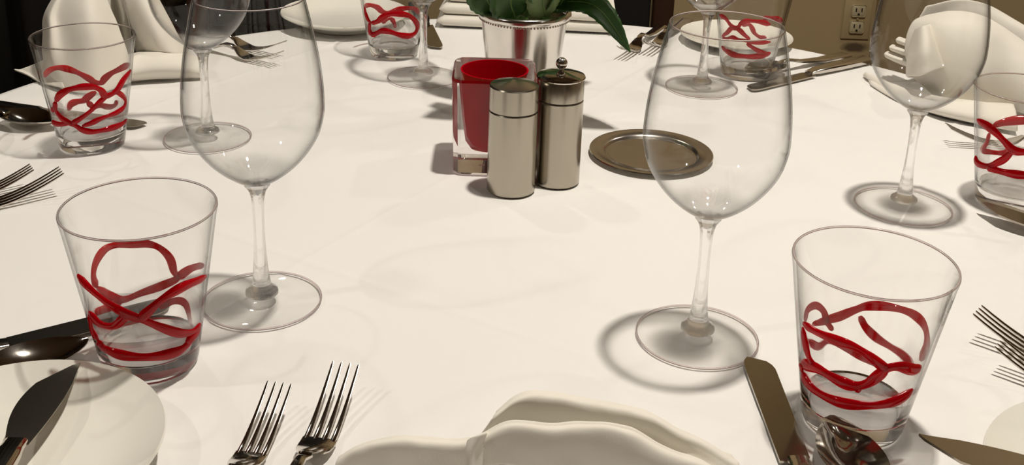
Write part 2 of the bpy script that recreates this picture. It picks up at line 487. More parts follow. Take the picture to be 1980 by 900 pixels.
def crease_height(x, y):
    z = 0.0
    a = 0.5 * x + 0.866 * y
    b = 0.866 * x - 0.5 * y
    wob = 0.004 * math.sin(7 * x + 3 * y)
    for c, s in ((0.562, 1), (0.806, 1), (1.047, 1), (1.29, 1), (0.315, 1)):
        d = (a - c + wob) / 0.0028
        z += 0.00085 * math.exp(-d * d) * (0.7 + 0.3 * math.sin(9 * b))
    for c in (-0.492, -0.845, -0.14):
        d = (b - c + wob) / 0.0028
        z += 0.00085 * math.exp(-d * d)
    z += 0.0006 * (math.sin(3.1 * x + 1.7 * y) * math.sin(4.3 * y - 1.1 * x) - 1) * 0.5
    return z
def tablecloth():
    vs, fs, idx = [], [], {}
    # fine square grid on the flat, clipped by the circle, plus a draped skirt
    h = 0.0026
    n = int(TR / h)
    import array
    for j in range(-n, n + 1):
        for i in range(-n, n + 1):
            x, y = i * h, j * h
            if x * x + y * y < (TR - 0.014) ** 2:
                idx[(i, j)] = len(vs)
                vs.append((x, y, crease_height(x + TC.x, y + TC.y)))
    for (i, j), a in idx.items():
        b, c, d = idx.get((i + 1, j)), idx.get((i + 1, j + 1)), idx.get((i, j + 1))
        if b is not None and c is not None and d is not None:
            fs.append((a, b, c, d))
    return vs, fs
tt = thing('tablecloth', 'white linen tablecloth with pressed fold creases on the round table', 'tablecloth', (TC.x, TC.y, 0))
mesh_obj('top', *tablecloth(), 'cloth', tt, smooth=180)
def skirt():
    vs, fs, seg = [], [], 240
    prof = [(TR - 0.024, -0.0016), (TR - 0.016, -0.0008), (TR - 0.006, -0.0022), (TR, -0.009), (TR + 0.003, -0.03), (TR + 0.006, -0.12), (TR + 0.01, -0.30), (TR + 0.014, -0.42)]
    for k, (r, z) in enumerate(prof):
        for i in range(seg):
            a = 2 * PI * i / seg
            w = max(0.0, -z - 0.02) * (0.10 * math.sin(17 * a) + 0.05 * math.sin(29 * a + 1))
            vs.append(((r + w) * math.cos(a), (r + w) * math.sin(a), z))
    for k in range(len(prof) - 1):
        for i in range(seg):
            j = (i + 1) % seg
            fs.append((k * seg + i, (k + 1) * seg + i, (k + 1) * seg + j, k * seg + j))
    return vs, fs
mesh_obj('skirt', *skirt(), 'cloth', tt, smooth=180)

# ------------------------------------------------------------------ wine glasses
BOWL = [(0.0, 0.0872), (0.006, 0.0880), (0.013, 0.0912), (0.0210, 0.0970), (0.0290, 0.1045), (0.0362, 0.1137), (0.0418, 0.1240),
        (0.0448, 0.1355), (0.0454, 0.1440), (0.0446, 0.1590), (0.0424, 0.1760), (0.0389, 0.1945), (0.0346, 0.2136)]
def bowl_profile():
    outer = [Vector((r, 0, z)) for r, z in BOWL]
    sm = spline(outer, 46)
    out = [(max(0.0, p.x), p.z) for p in sm]
    out[0] = (0.0, BOWL[0][1])
    inn = []
    for i, (r, z) in enumerate(out):
        f = i / (len(out) - 1)
        th = 0.0009 + 0.0022 * max(0, 1 - f * 3.2)
        a = out[max(i - 1, 0)]; b = out[min(i + 1, len(out) - 1)]
        tx, tz = b[0] - a[0], b[1] - a[1]
        l = math.hypot(tx, tz)
        inn.append((max(0.0, r - tz / l * th), z + tx / l * th))
    inn[0] = (0.0, inn[0][1])
    rim = [(out[-1][0] - 0.00015, out[-1][1] + 0.0004), (inn[-1][0] + 0.00015, inn[-1][1] + 0.0004)]
    return out + rim + inn[::-1]
FOOT = [(0.0, 0.0), (0.0385, 0.0), (0.0398, 0.0008), (0.0398, 0.0016), (0.0385, 0.0022), (0.026, 0.0028), (0.016, 0.0045), (0.0118, 0.0062), (0.0, 0.0064)]
STEM = [(0.0, 0.0066), (0.0112, 0.0067), (0.0108, 0.0090), (0.0075, 0.0118), (0.0064, 0.0145), (0.0052, 0.024), (0.0041, 0.040), (0.0038, 0.058), (0.0042, 0.074), (0.0055, 0.082), (0.0085, 0.0868), (0.0, 0.0870)]
_wg = {}
def wine_glass(x, y, label):
    t = thing('wine_glass', label, 'wine glass', (x, y, 0.0004), group='stemmed wine glasses on the table')
    if not _wg:
        _wg['bowl'] = mesh_obj('bowl', *lathe(bowl_profile(), 96), 'bowl_glass', t, smooth=60)
        sp = spline([Vector((r, 0, z)) for r, z in STEM[1:-1]], 30)
        _wg['stem'] = mesh_obj('stem', *lathe([STEM[0]] + [(p.x, p.z) for p in sp] + [STEM[-1]], 40), 'stem_glass', t, smooth=60)
        _wg['rim'] = mesh_obj('rim', *lathe([(0.03418 + 0.0005 * math.cos(2 * PI * i / 10), 0.2141 + 0.0005 * math.sin(2 * PI * i / 10)) for i in range(10)], 96, True), 'rim_glass', t, smooth=80)
        _wg['edge'] = mesh_obj('foot_edge', *lathe([(0.0399 + 0.0007 * math.cos(2 * PI * i / 10), 0.0013 + 0.0007 * math.sin(2 * PI * i / 10)) for i in range(10)], 96, True), 'rim_glass', t, smooth=80)
        _wg['foot'] = mesh_obj('foot', *lathe(FOOT, 96), 'glass', t, smooth=50)
    else:
        for k, nm in (('bowl', 'bowl'), ('stem', 'stem'), ('foot', 'foot'), ('rim', 'rim'), ('edge', 'foot_edge')):
            share(nm, _wg[k], t)
    return t
wine_glass(-0.1668, 0.6698, 'stemmed wine glass at the front left, beside the near left red-trailed tumbler')
wine_glass(0.1277, 0.6419, 'stemmed wine glass at the front right, overlapping the steel coaster')
wine_glass(0.3377, 0.8671, 'stemmed wine glass at the right, in front of the propped napkin and outlet wall')
w4 = G(402, 268)
wine_glass(w4.x, w4.y, 'stemmed wine glass seen behind the bowl of the front left wine glass')
wine_glass(-0.1008, 1.1795, 'stemmed wine glass at the back, between the back centre tumbler and red candle holder')
w6 = G(1356, 170)
wine_glass(w6.x, w6.y, 'stemmed wine glass at the back right, seen above the front right wine glass')

# ------------------------------------------------------------------ tumblers with red trails
RB, RR, TH = 0.0285, 0.0453, 0.1042
def cone_r(z): return RB + (RR - RB) * z / TH
def hit_cone(px, py, cx, cy, front):
    d = ray(px, py); o = CAM_O - Vector((cx, cy, 0))
    k = (RR - RB) / TH
    A = d.x ** 2 + d.y ** 2 - (k * d.z) ** 2
    rz = RB + k * o.z
    B = o.x * d.x + o.y * d.y - rz * k * d.z
    Cc = o.x ** 2 + o.y ** 2 - rz ** 2
    disc = max(0.0, B * B - A * Cc)
    s = (-B - math.sqrt(disc)) / A if front else (-B + math.sqrt(disc)) / A
    p = o + d * s
    z = min(max(p.z, 0.012), TH - 0.004)
    a = math.atan2(p.y, p.x)
    r = cone_r(z)
    return Vector((r * math.cos(a), r * math.sin(a), z))
_tb = {}
def tumbler(x, y, label, trails, org, scale):
    t = thing('tumbler', label, 'tumbler', (x, y, 0.0004), group='clear tumblers with red trails')
    if not _tb:
        z0 = 0.0146
        prof = [(cone_r(z0), z0)] + [(cone_r(z), z) for z in (0.03, 0.05, 0.075, 0.1)] + [(RR, TH - 0.0008), (RR - 0.0004, TH), (RR - 0.0012, TH), (RR - 0.0016, TH - 0.0008)]
        prof += [(cone_r(z) - 0.0019, z) for z in (0.1, 0.075, 0.05, 0.03)] + [(cone_r(z0) - 0.0032, z0)]
        _tb['wall'] = mesh_obj('wall', *lathe(prof, 96, True), 'tumbler_glass', t, smooth=50)
        _tb['rim'] = mesh_obj('rim', *lathe([(RR - 0.0008 + 0.0007 * math.cos(2 * PI * i / 10), TH + 0.0007 * math.sin(2 * PI * i / 10)) for i in range(10)], 96, True), 'rim_glass', t, smooth=80)
        bp = [(0, 0.0012), (0.020, 0.0010), (0.0262, 0.0), (0.0280, 0.0010), (cone_r(0.004), 0.004), (cone_r(0.0144), 0.0144), (cone_r(0.0144) - 0.0034, 0.0144), (0.024, 0.0130), (0.015, 0.0120), (0, 0.0116)]
        _tb['base'] = mesh_obj('base', *lathe(bp, 72), 'base_glass', t, smooth=40)
    else:
        for k in ('wall', 'base', 'rim'):
            share(k, _tb[k], t)
    for tr in trails:
        side, wid, pts = tr[0], tr[1], tr[2]
        P = [hit_cone(org[0] + px / scale, org[1] + py / scale, x, y, side == 'f') for px, py in pts]
        n = max(10, len(P) * 7)
        S = spline(P, n)
        S2 = []
        for p in S:
            z = min(max(p.z, 0.011), TH - 0.003); rr = cone_r(z) + 0.0002
            q = Vector((p.x, p.y, 0)).normalized() * rr
            S2.append(Vector((q.x, q.y, z)))
        ph = random.random() * 6
        rad = [wid * (1 + 0.17 * math.sin(i * 0.30 + ph)) * min(1.0, 0.45 + 0.2 * min(i, n - 1 - i)) for i in range(n)]
        tv, tf = tube(S2, rad, 10)
        flatv = []
        for q, v in enumerate(tv):
            c = S2[q // 10]; rd = Vector((c.x, c.y, 0)).normalized(); d = v - c
            flatv.append(c + d - rd * (d.dot(rd) * 0.45))
        mesh_obj('red_trail', flatv, tf, 'red', t, smooth=80)
    return t
W = 0.0026
tumbler(-0.218, 0.5916, 'red-trailed tumbler at the front left, beside the spoon and bread plate', [
    ('f', W * 1.2, [(232, 690), (248, 715), (290, 737), (350, 752), (420, 757), (500, 748), (560, 730), (590, 705), (605, 680), (640, 640)]),
    ('f', W, [(148, 425), (200, 482), (260, 532), (330, 575), (400, 602), (480, 635), (560, 660), (610, 655), (642, 625)]),
    ('f', W * 1.1, [(664, 430), (600, 460), (540, 490), (480, 530), (430, 575), (400, 600), (360, 595), (320, 570)]),
    ('f', W * 0.95, [(196, 575), (235, 620), (290, 632), (328, 605), (345, 580)]),
    ('f', W * 0.9, [(196, 575), (205, 640), (232, 690)]),
    ('b', W, [(225, 475), (212, 430), (222, 375), (255, 325), (300, 305), (360, 300), (430, 300), (480, 318), (520, 360), (535, 410), (548, 440), (480, 472), (400, 500), (330, 525), (275, 510), (225, 475)]),
    ('b', W, [(548, 440), (600, 402), (655, 385)]),
    ('b', W, [(480, 560), (540, 530), (585, 540), (605, 590), (612, 625)]),
    ('b', W * 1.2, [(330, 525), (260, 560), (210, 580)]),
    ('b', W * 1.1, [(200, 600), (260, 650), (360, 660), (480, 640), (600, 620)]),
], (80, 330), 2.092)
tumbler(0.2054, 0.5542, 'red-trailed tumbler at the front right, just behind the upturned spoon', [
    ('f', W * 1.15, [(101, 590), (130, 640), (180, 678), (250, 705), (330, 715), (410, 710), (470, 690), (517, 655)]),
    ('f', W * 1.2, [(98, 555), (150, 572), (200, 600), (250, 627), (300, 642), (350, 630), (390, 600), (420, 575), (470, 568), (520, 580), (548, 570)]),
    ('f', W, [(105, 405), (160, 440), (220, 465), (290, 490), (350, 525), (400, 565), (425, 578)]),
    ('f', W * 0.9, [(103, 420), (112, 480), (125, 530), (145, 565)]),
    ('f', W * 0.8, [(305, 640), (313, 666)]),
    ('f', W * 0.9, [(98, 555), (100, 590)]),
    ('b', W * 0.9, [(112, 400), (120, 358), (150, 338), (180, 358), (188, 392), (165, 402), (140, 408)]),
    ('b', W * 1.1, [(185, 395), (240, 380), (300, 355), (340, 342), (400, 340), (470, 352), (520, 372), (555, 405), (570, 450), (567, 500), (545, 545)]),
    ('b', W, [(318, 378), (340, 420), (380, 460), (430, 492), (480, 525), (520, 568)]),
    ('b', W * 0.8, [(190, 395), (215, 432)]),
    ('b', W * 0.9, [(120, 470), (158, 492), (200, 472), (270, 500), (340, 540), (420, 570), (520, 560)]),
], (1500, 420), 1.957)
tumbler(-0.3866, 0.9469, 'red-trailed tumbler at the far left, in front of the tall propped napkin', [
    ('b', W * 1.1, [(348, 200), (390, 155), (450, 132), (510, 135), (580, 155), (640, 182), (700, 215), (750, 245), (800, 250), (830, 215), (880, 175), (940, 145), (1020, 100)]),
    ('f', W * 1.1, [(440, 400), (470, 350), (530, 310), (600, 290), (680, 280), (750, 285), (800, 310), (830, 350), (880, 340), (930, 300), (980, 220), (1032, 150)]),
    ('f', W, [(440, 400), (440, 460), (480, 520), (540, 560), (600, 590), (650, 620), (720, 637), (800, 627), (880, 607), (960, 577), (1003, 540)]),
    ('f', W * 0.85, [(560, 578), (640, 530), (720, 470), (790, 400), (840, 360), (910, 325), (960, 345), (992, 390), (980, 440), (930, 480), (850, 512), (780, 540), (720, 570), (650, 592)]),
    ('f', W, [(415, 560), (480, 577), (545, 568)]),
    ('f', W * 0.9, [(412, 470), (440, 440)]),
    ('b', W * 1.2, [(540, 470), (560, 420), (610, 400), (660, 390), (700, 360), (760, 320)]),
    ('b', W, [(690, 400), (740, 440), (800, 430), (860, 440), (910, 430), (930, 390)]),
], (0, 100), 4.09)
tumbler(-0.1441, 1.2689, 'red-trailed tumbler at the back centre, beside the cream bread plate', [
    ('f', W * 1.25, [(1040, 300), (1120, 280), (1180, 230), (1250, 195), (1340, 182), (1440, 185), (1530, 210), (1600, 270), (1632, 340), (1605, 420), (1530, 462), (1430, 455), (1340, 430), (1250, 402), (1170, 400), (1110, 430), (1045, 460)]),
    ('f', W, [(1040, 300), (1000, 250), (970, 170), (958, 95)]),
    ('b', W * 1.2, [(955, 80), (1040, 72), (1120, 100), (1180, 150), (1260, 170), (1380, 130), (1480, 110), (1600, 120), (1645, 180)]),
    ('f', W * 1.2, [(1025, 300), (1020, 380), (1045, 460)]),
    ('b', W, [(1300, 240), (1330, 290), (1350, 360)]),
    ('b', W, [(1180, 300), (1240, 250), (1320, 240)]),
], (560, 0), 6.6)
tumbler(0.2730, 1.2361, 'red-trailed tumbler at the back right, beside two dark-reflecting cutlery handles', [
    ('f', W, [(608, 195), (680, 240), (740, 320), (790, 360), (840, 350), (880, 300), (950, 272), (1050, 275), (1150, 290), (1250, 320)]),
    ('f', W, [(635, 470), (700, 420), (750, 370), (800, 365), (860, 390), (920, 450), (990, 505)]),
    ('b', W, [(890, 330), (980, 320), (1020, 370), (1050, 430), (1120, 480), (1200, 490)]),
    ('f', W * 0.9, [(640, 500), (700, 500), (770, 480), (830, 510), (920, 520), (1050, 545), (1250, 540)]),
    ('f', W * 1.2, [(632, 600), (690, 650), (780, 700), (900, 722), (1050, 725), (1180, 705), (1250, 680)]),
    ('f', W, [(950, 560), (1040, 620), (1130, 670), (1220, 690)]),
    ('b', W * 1.2, [(1150, 240), (1250, 235), (1330, 245), (1400, 270)]),
], (1300, 0), 6.6)
t6 = G(1952, 392)
tumbler(t6.x, t6.y, 'red-trailed tumbler cut off by the right edge, beside a small knife', [
    ('f', W * 1.3, [(80, 280), (130, 310), (180, 350), (230, 400), (270, 440), (330, 450), (420, 440), (520, 400)]),
    ('f', W * 1.1, [(270, 440), (230, 482), (180, 510), (130, 525), (80, 505), (72, 470)]),
    ('f', W * 1.3, [(130, 525), (180, 545), (250, 562), (327, 572), (420, 570), (520, 540)]),
    ('b', W * 1.5, [(165, 312), (230, 292), (327, 282), (420, 290)]),
    ('b', W, [(145, 350), (132, 400), (110, 440), (160, 452), (220, 455), (260, 440)]),
], (1860, 130), 2.727)

# ------------------------------------------------------------------ candle holder
t = thing('candle_holder', 'square clear glass candle holder with a red inner cup', 'candle holder', (-0.0165, 0.9385, 0.0005), math.radians(1.0))
def holder_block():
    hw, hb, h, bev = 0.0372, 0.0350, 0.0885, 0.003
    seg = 48
    R0, R1, z1 = 0.0305, 0.0245, 0.016
    vs, fs = [], []
    def sq(a, w):
        # point of a rounded square of half width w at direction a
        c, s = math.cos(a), math.sin(a)
        e = 10.0
        k = w / ((abs(c) ** e + abs(s) ** e) ** (1 / e))
        return k * c, k * s
    rings = [('s', hb - 0.002, 0.0), ('s', hb, 0.0025), ('s', hw, h - 0.002), ('s', hw - 0.002, h), ('c', R0, h)]
    for k, w, z in rings:
        for i in range(seg):
            a = 2 * PI * (i + 0.5) / seg
            if k == 's': x, y = sq(a, w)
            else: x, y = w * math.cos(a), w * math.sin(a)
            vs.append((x, y, z))
    n = len(rings)
    for r in range(n - 1):
        for i in range(seg):
            j = (i + 1) % seg
            fs.append((r * seg + i, r * seg + j, (r + 1) * seg + j, (r + 1) * seg + i))
    fs.append(tuple(range(seg - 1, -1, -1)))
    return vs, fs
mesh_obj('glass_block', *holder_block(), 'block_glass', t, smooth=30)
cup = [(0, 0.0175), (0.0115, 0.0175), (0.0195, 0.0185), (0.0238, 0.0255), (0.0270, 0.05), (0.0305, 0.0885), (0.0288, 0.0885), (0.0255, 0.05), (0.0225, 0.027), (0.0185, 0.0205), (0, 0.0195)]
mesh_obj('inner_cup', *lathe(cup, 64), 'red_cup', t, smooth=40, label='red inner cup of the candle holder')

# ------------------------------------------------------------------ salt shaker and pepper mill
t = thing('salt_shaker', 'brushed steel shaker with a shallow conical top, the nearer of the pair', 'shaker', (0.0015, 0.8755, 0.0005))
R = 0.0208
mesh_obj('body', *lathe([(0, 0), (R - 0.0012, 0), (R, 0.0012), (R, 0.0725), (R - 0.0006, 0.0732), (0, 0.0732)], 72), 'steel', t)
mesh_obj('cap', *lathe([(0, 0.0736), (R - 0.0006, 0.0736), (R, 0.0743), (R, 0.0945), (R - 0.0008, 0.0955), (0, 0.0955)], 72), 'steel', t)
mesh_obj('cone_top', *lathe([(R - 0.0009, 0.0956), (0.0015, 0.1003), (0, 0.1003)], 72), 'steel_top', t)
mesh_obj('seam_ring', *lathe([(R - 0.0012, 0.0728), (R - 0.0007, 0.0728), (R - 0.0007, 0.0740), (R - 0.0012, 0.0740)], 72, True), 'slot', t)
vs, fs = lathe([(0, 0), (0.0009, 0), (0.0009, 0.0004), (0, 0.0004)], 10)
for a, rr in ((0.3, 0.0), (1.2, 0.004), (3.3, 0.004), (5.3, 0.004)):
    mesh_obj('pour_hole', [(x + rr * math.cos(a), y + rr * math.sin(a), z + 0.1001 - rr * 0.235) for x, y, z in vs], fs, 'slot', t, smooth=0)
t = thing('pepper_mill', 'brushed steel mill with a domed lid and round ball knob', 'pepper mill', (0.0412, 0.8975, 0.0005))
R = 0.0204
mesh_obj('body', *lathe([(0, 0), (R - 0.0012, 0), (R, 0.0012), (R, 0.0765), (R - 0.0006, 0.0772), (0, 0.0772)], 72), 'steel', t)
mesh_obj('cap', *lathe([(0, 0.0776), (R - 0.0006, 0.0776), (R, 0.0783), (R, 0.0955), (R - 0.0004, 0.0962), (0, 0.0962)], 72), 'steel', t)
mesh_obj('seam_ring', *lathe([(R - 0.0012, 0.0768), (R - 0.0007, 0.0768), (R - 0.0007, 0.078), (R - 0.0012, 0.078)], 72, True), 'slot', t)
lid = mesh_obj('lid', *lathe([(0, 0.0962), (R + 0.0004, 0.0962), (R + 0.0008, 0.0972), (R + 0.0002, 0.0984), (R - 0.002, 0.0993), (0.012, 0.1010), (0.005, 0.1021), (0.0022, 0.1026), (0.0022, 0.1045), (0, 0.1045)], 72), 'chrome', t)
kn = [(0.0051 * math.sin(a), 0.1088 - 0.0051 * math.cos(a)) for a in [PI * i / 16 for i in range(17)]]
kn[0] = (0, kn[0][1]); kn[-1] = (0, kn[-1][1])
mesh_obj('knob', *lathe(kn, 32), 'chrome', lid)

# ------------------------------------------------------------------ coaster
t = thing('coaster', 'round shallow steel coaster dish lying between the pepper mill and wine glass', 'coaster', (0.1325, 0.9670, 0.0004))
mesh_obj('rim', *lathe([(0.0410, 0.0012), (0.0425, 0.0010), (0.0440, 0.0028), (0.0455, 0.0040), (0.0555, 0.0050), (0.0578, 0.0048), (0.0583, 0.0040), (0.0575, 0.0036), (0.0460, 0.0028), (0.0440, 0.0002), (0.0410, 0.0002)], 96, True), 'coaster', t)
mesh_obj('well', *lathe([(0, 0.0), (0.0409, 0.0), (0.0409, 0.0014), (0.0, 0.0018)], 96), 'coaster', t)

# ------------------------------------------------------------------ silver vase and leaves
VC = Vector((0.0095, 1.080, 0.0005)); VH, VR, VB = 0.109, 0.0445, 0.0315
t = thing('silver_cup_vase', 'tarnished silver beaded-rim cup used as a vase behind the candle holder', 'vase', VC)
def vr(z): return VB + (VR - VB) * (z / VH) ** 0.9
vp = [(0, 0.0), (VB - 0.002, 0.0), (VB, 0.002)] + [(vr(z), z) for z in (0.02, 0.04, 0.06, 0.08, VH - 0.008)] + [(vr(VH - 0.008) - 0.0015, VH - 0.006)] + [(vr(z) - 0.0015, z) for z in (0.08, 0.05, 0.02)] + [(VB - 0.004, 0.004), (0, 0.004)]
mesh_obj('cup', *lathe(vp, 80), 'silver', t)
rp = [(VR + 0.0005 + 0.0028 * math.cos(a), VH - 0.0035 + 0.0040 * math.sin(a)) for a in [2 * PI * i / 12 for i in range(12)]]
rim = mesh_obj('rim', *lathe(rp, 80, True), 'silver', t)
bvs, bfs = lathe([(0, -0.0011), (0.0009, -0.0006), (0.0011, 0), (0.0009, 0.0006), (0, 0.0011)], 6)
allb = []
for i in range(84):
    a = 2 * PI * i / 84
    allb.append(([(x + (VR + 0.0008) * math.cos(a), y + (VR + 0.0008) * math.sin(a), z + VH - 0.0085) for x, y, z in bvs], bfs))
mesh_obj('beading', *join(*allb), 'silver', rim, kind='stuff')

def leaf_mesh(base, mid, tip, width, up, cup=0.15, teeth=11, nl=34, nw=7):
    path = spline([base, mid, tip], nl)
    vs, fs = [], []
    for i, p in enumerate(path):
        s = i / (nl - 1)
        tan = (path[min(i + 1, nl - 1)] - path[max(i - 1, 0)]).normalized()
        side = tan.cross(up).normalized()
        nrm = side.cross(tan).normalized()
        w = width * (math.sin(PI * min(1.0, s ** 0.75)) ** 0.8 if 0 < s < 1 else 0.0)
        saw = ((s * teeth) % 1.0)
        w *= 1.0 - 0.10 * saw
        w = max(w, 0.0006)
        for k in range(nw):
            q = k / (nw - 1) * 2 - 1
            vs.append(p + side * (q * w) + nrm * (cup * w * abs(q) ** 1.3 + 0.02 * w * math.sin(14 * s + 3 * abs(q))))
    for i in range(nl - 1):
        for k in range(nw - 1):
            fs.append((i * nw + k, i * nw + k + 1, (i + 1) * nw + k + 1, (i + 1) * nw + k))
    return vs, fs, path
bq = thing('leaf_bouquet', 'bunch of dark green serrated leaves standing in the silver cup', 'bouquet', VC + Vector((0, 0, 0.004)))
BO = VC + Vector((0, 0, 0.004))
def leaf(base, mid, tip, width, mat='leaf', up=(0, 0, 1), cup=0.18):
    b, m, tp = [Vector(p) - BO for p in (base, mid, tip)]
    vs, fs, path = leaf_mesh(b, m, tp, width, Vector(up).normalized(), cup)
    o = mesh_obj('leaf', vs, fs, mat, bq, smooth=60)
    md = o.modifiers.new('thickness', 'SOLIDIFY'); md.thickness = 0.0006
    mesh_obj('midrib', *tube([p + Vector((0, 0, 0.0002)) for p in path], [0.0009 * (1 - 0.7 * i / len(path)) for i in range(len(path))], 6), 'vein', o)
    return o
# the long leaf hanging out to the right
leaf((0.035, 1.072, 0.120), (0.078, 1.050, 0.122), (0.1135, 1.028, 0.0835), 0.0165, up=(0.25, -0.62, 0.75), cup=0.12)
# leaves crowding the mouth of the cup
leaf((-0.020, 1.062, 0.108), (-0.030, 1.050, 0.135), (-0.020, 1.045, 0.175), 0.020, up=(-0.2, -1, 0.3))
leaf((0.000, 1.052, 0.108), (-0.004, 1.042, 0.130), (0.010, 1.036, 0.170), 0.022, up=(0.1, -1, 0.3))
leaf((0.030, 1.056, 0.108), (0.026, 1.046, 0.132), (0.030, 1.042, 0.160), 0.018, 'leaf_pale', up=(0.25, -1, 0.3))
leaf((0.012, 1.060, 0.106), (0.012, 1.050, 0.128), (0.000, 1.046, 0.150), 0.012, 'leaf_pale', up=(0, -1, 0.35))
leaf((0.040, 1.066, 0.110), (0.052, 1.058, 0.135), (0.066, 1.052, 0.165), 0.018, up=(0.6, -0.8, 0.4))
leaf((0.046, 1.078, 0.112), (0.064, 1.074, 0.132), (0.078, 1.066, 0.136), 0.008, 'leaf_pale', up=(0.2, -0.3, 1))
leaf((-0.020, 1.072, 0.112), (-0.034, 1.062, 0.160), (-0.042, 1.052, 0.185), 0.018, up=(-0.3, -0.3, 1))
leaf((-0.020, 1.085, 0.112), (-0.035, 1.105, 0.185), (-0.050, 1.125, 0.240), 0.022, up=(-0.2, 0, 1))
leaf((0.000, 1.110, 0.112), (-0.010, 1.150, 0.180), (-0.030, 1.190, 0.180), 0.024, up=(0, 0.2, 1))
leaf((0.035, 1.105, 0.112), (0.070, 1.130, 0.180), (0.110, 1.150, 0.185), 0.024, up=(0.2, 0.2, 1))
leaf((0.030, 1.060, 0.112), (0.080, 1.035, 0.195), (0.128, 1.010, 0.198), 0.024, up=(0.2, -0.2, 1))
leaf((-0.005, 1.060, 0.112), (-0.020, 1.040, 0.190), (-0.047, 1.024, 0.198), 0.022, up=(-0.1, -0.3, 1))
leaf((0.010, 1.080, 0.112), (0.015, 1.085, 0.200), (0.030, 1.090, 0.270), 0.024, up=(0, -1, 0.2))
leaf((-0.010, 1.090, 0.112), (-0.020, 1.100, 0.200), (-0.045, 1.105, 0.250), 0.024, up=(-0.3, -1, 0.2))

for (bx, by, bz), (ex, ey, ez) in (((0.008, 0.006, 0.004), (0.024, -0.008, 0.114)), ((-0.010, 0.004, 0.004), (-0.026, -0.014, 0.104)),
                                   ((0.000, -0.008, 0.004), (-0.006, -0.024, 0.104)), ((0.010, -0.006, 0.004), (0.018, -0.020, 0.104)),
                                   ((-0.006, 0.010, 0.004), (-0.012, 0.026, 0.106)), ((0.006, 0.010, 0.004), (0.022, 0.022, 0.106)),
                                   ((0.000, 0.002, 0.004), (0.002, 0.000, 0.106))):
    mesh_obj('stem', *tube(spline([(bx, by, bz), ((bx + ex) / 2, (by + ey) / 2, (bz + ez) / 2), (ex, ey, ez)], 8), 0.0022, 8), 'vein', bq)

# ------------------------------------------------------------------ bread plates
_pl = {}
def bread_plate(x, y, R, label, zs=1.0):
    t = thing('bread_plate', label, 'plate', (x, y, 0.0006), group='cream bread plates')
    if not _pl:
        pr = [(0, 0.003), (0.5, 0.003), (0.52, 0.0), (0.58, 0.0), (0.60, 0.004), (0.80, 0.009), (0.95, 0.0150), (1.0, 0.0180), (0.992, 0.0195), (0.94, 0.0172), (0.78, 0.0110), (0.60, 0.0068), (0.3, 0.0056), (0, 0.0055)]
        _pl['p'] = mesh_obj('dish', *lathe([(r * 0.083, z) for r, z in pr], 96), 'china', t, smooth=50)
        _pl['f'] = mesh_obj('foot_ring', *lathe([(0.0425, 0.0), (0.0485, 0.0), (0.0485, 0.0042), (0.0425, 0.0035)], 72, True), 'china', t)
        sc = R / 0.083
        _pl['p'].scale = _pl['f'].scale = (sc, sc, 1)
    else:
        a = share('dish', _pl['p'], t); b = share('foot_ring', _pl['f'], t)
        s = R / 0.083
        a.scale = b.scale = (s, s, zs)
    return t
bread_plate(-0.255, 0.482, 0.078, 'cream bread plate at the bottom left with a butter knife resting on it')
bread_plate(-0.222, 1.393, 0.083, 'cream bread plate at the back, left of the back centre tumbler')
bread_plate(-0.553, 0.915, 0.083, 'cream bread plate cut off by the left edge, beside the far left tumbler')
bread_plate(0.338, 0.476, 0.083, 'cream bread plate at the bottom right corner under a butter knife')
bread_plate(0.286, 1.372, 0.072, 'cream bread plate at the back, behind the back right tumbler', 0.62)

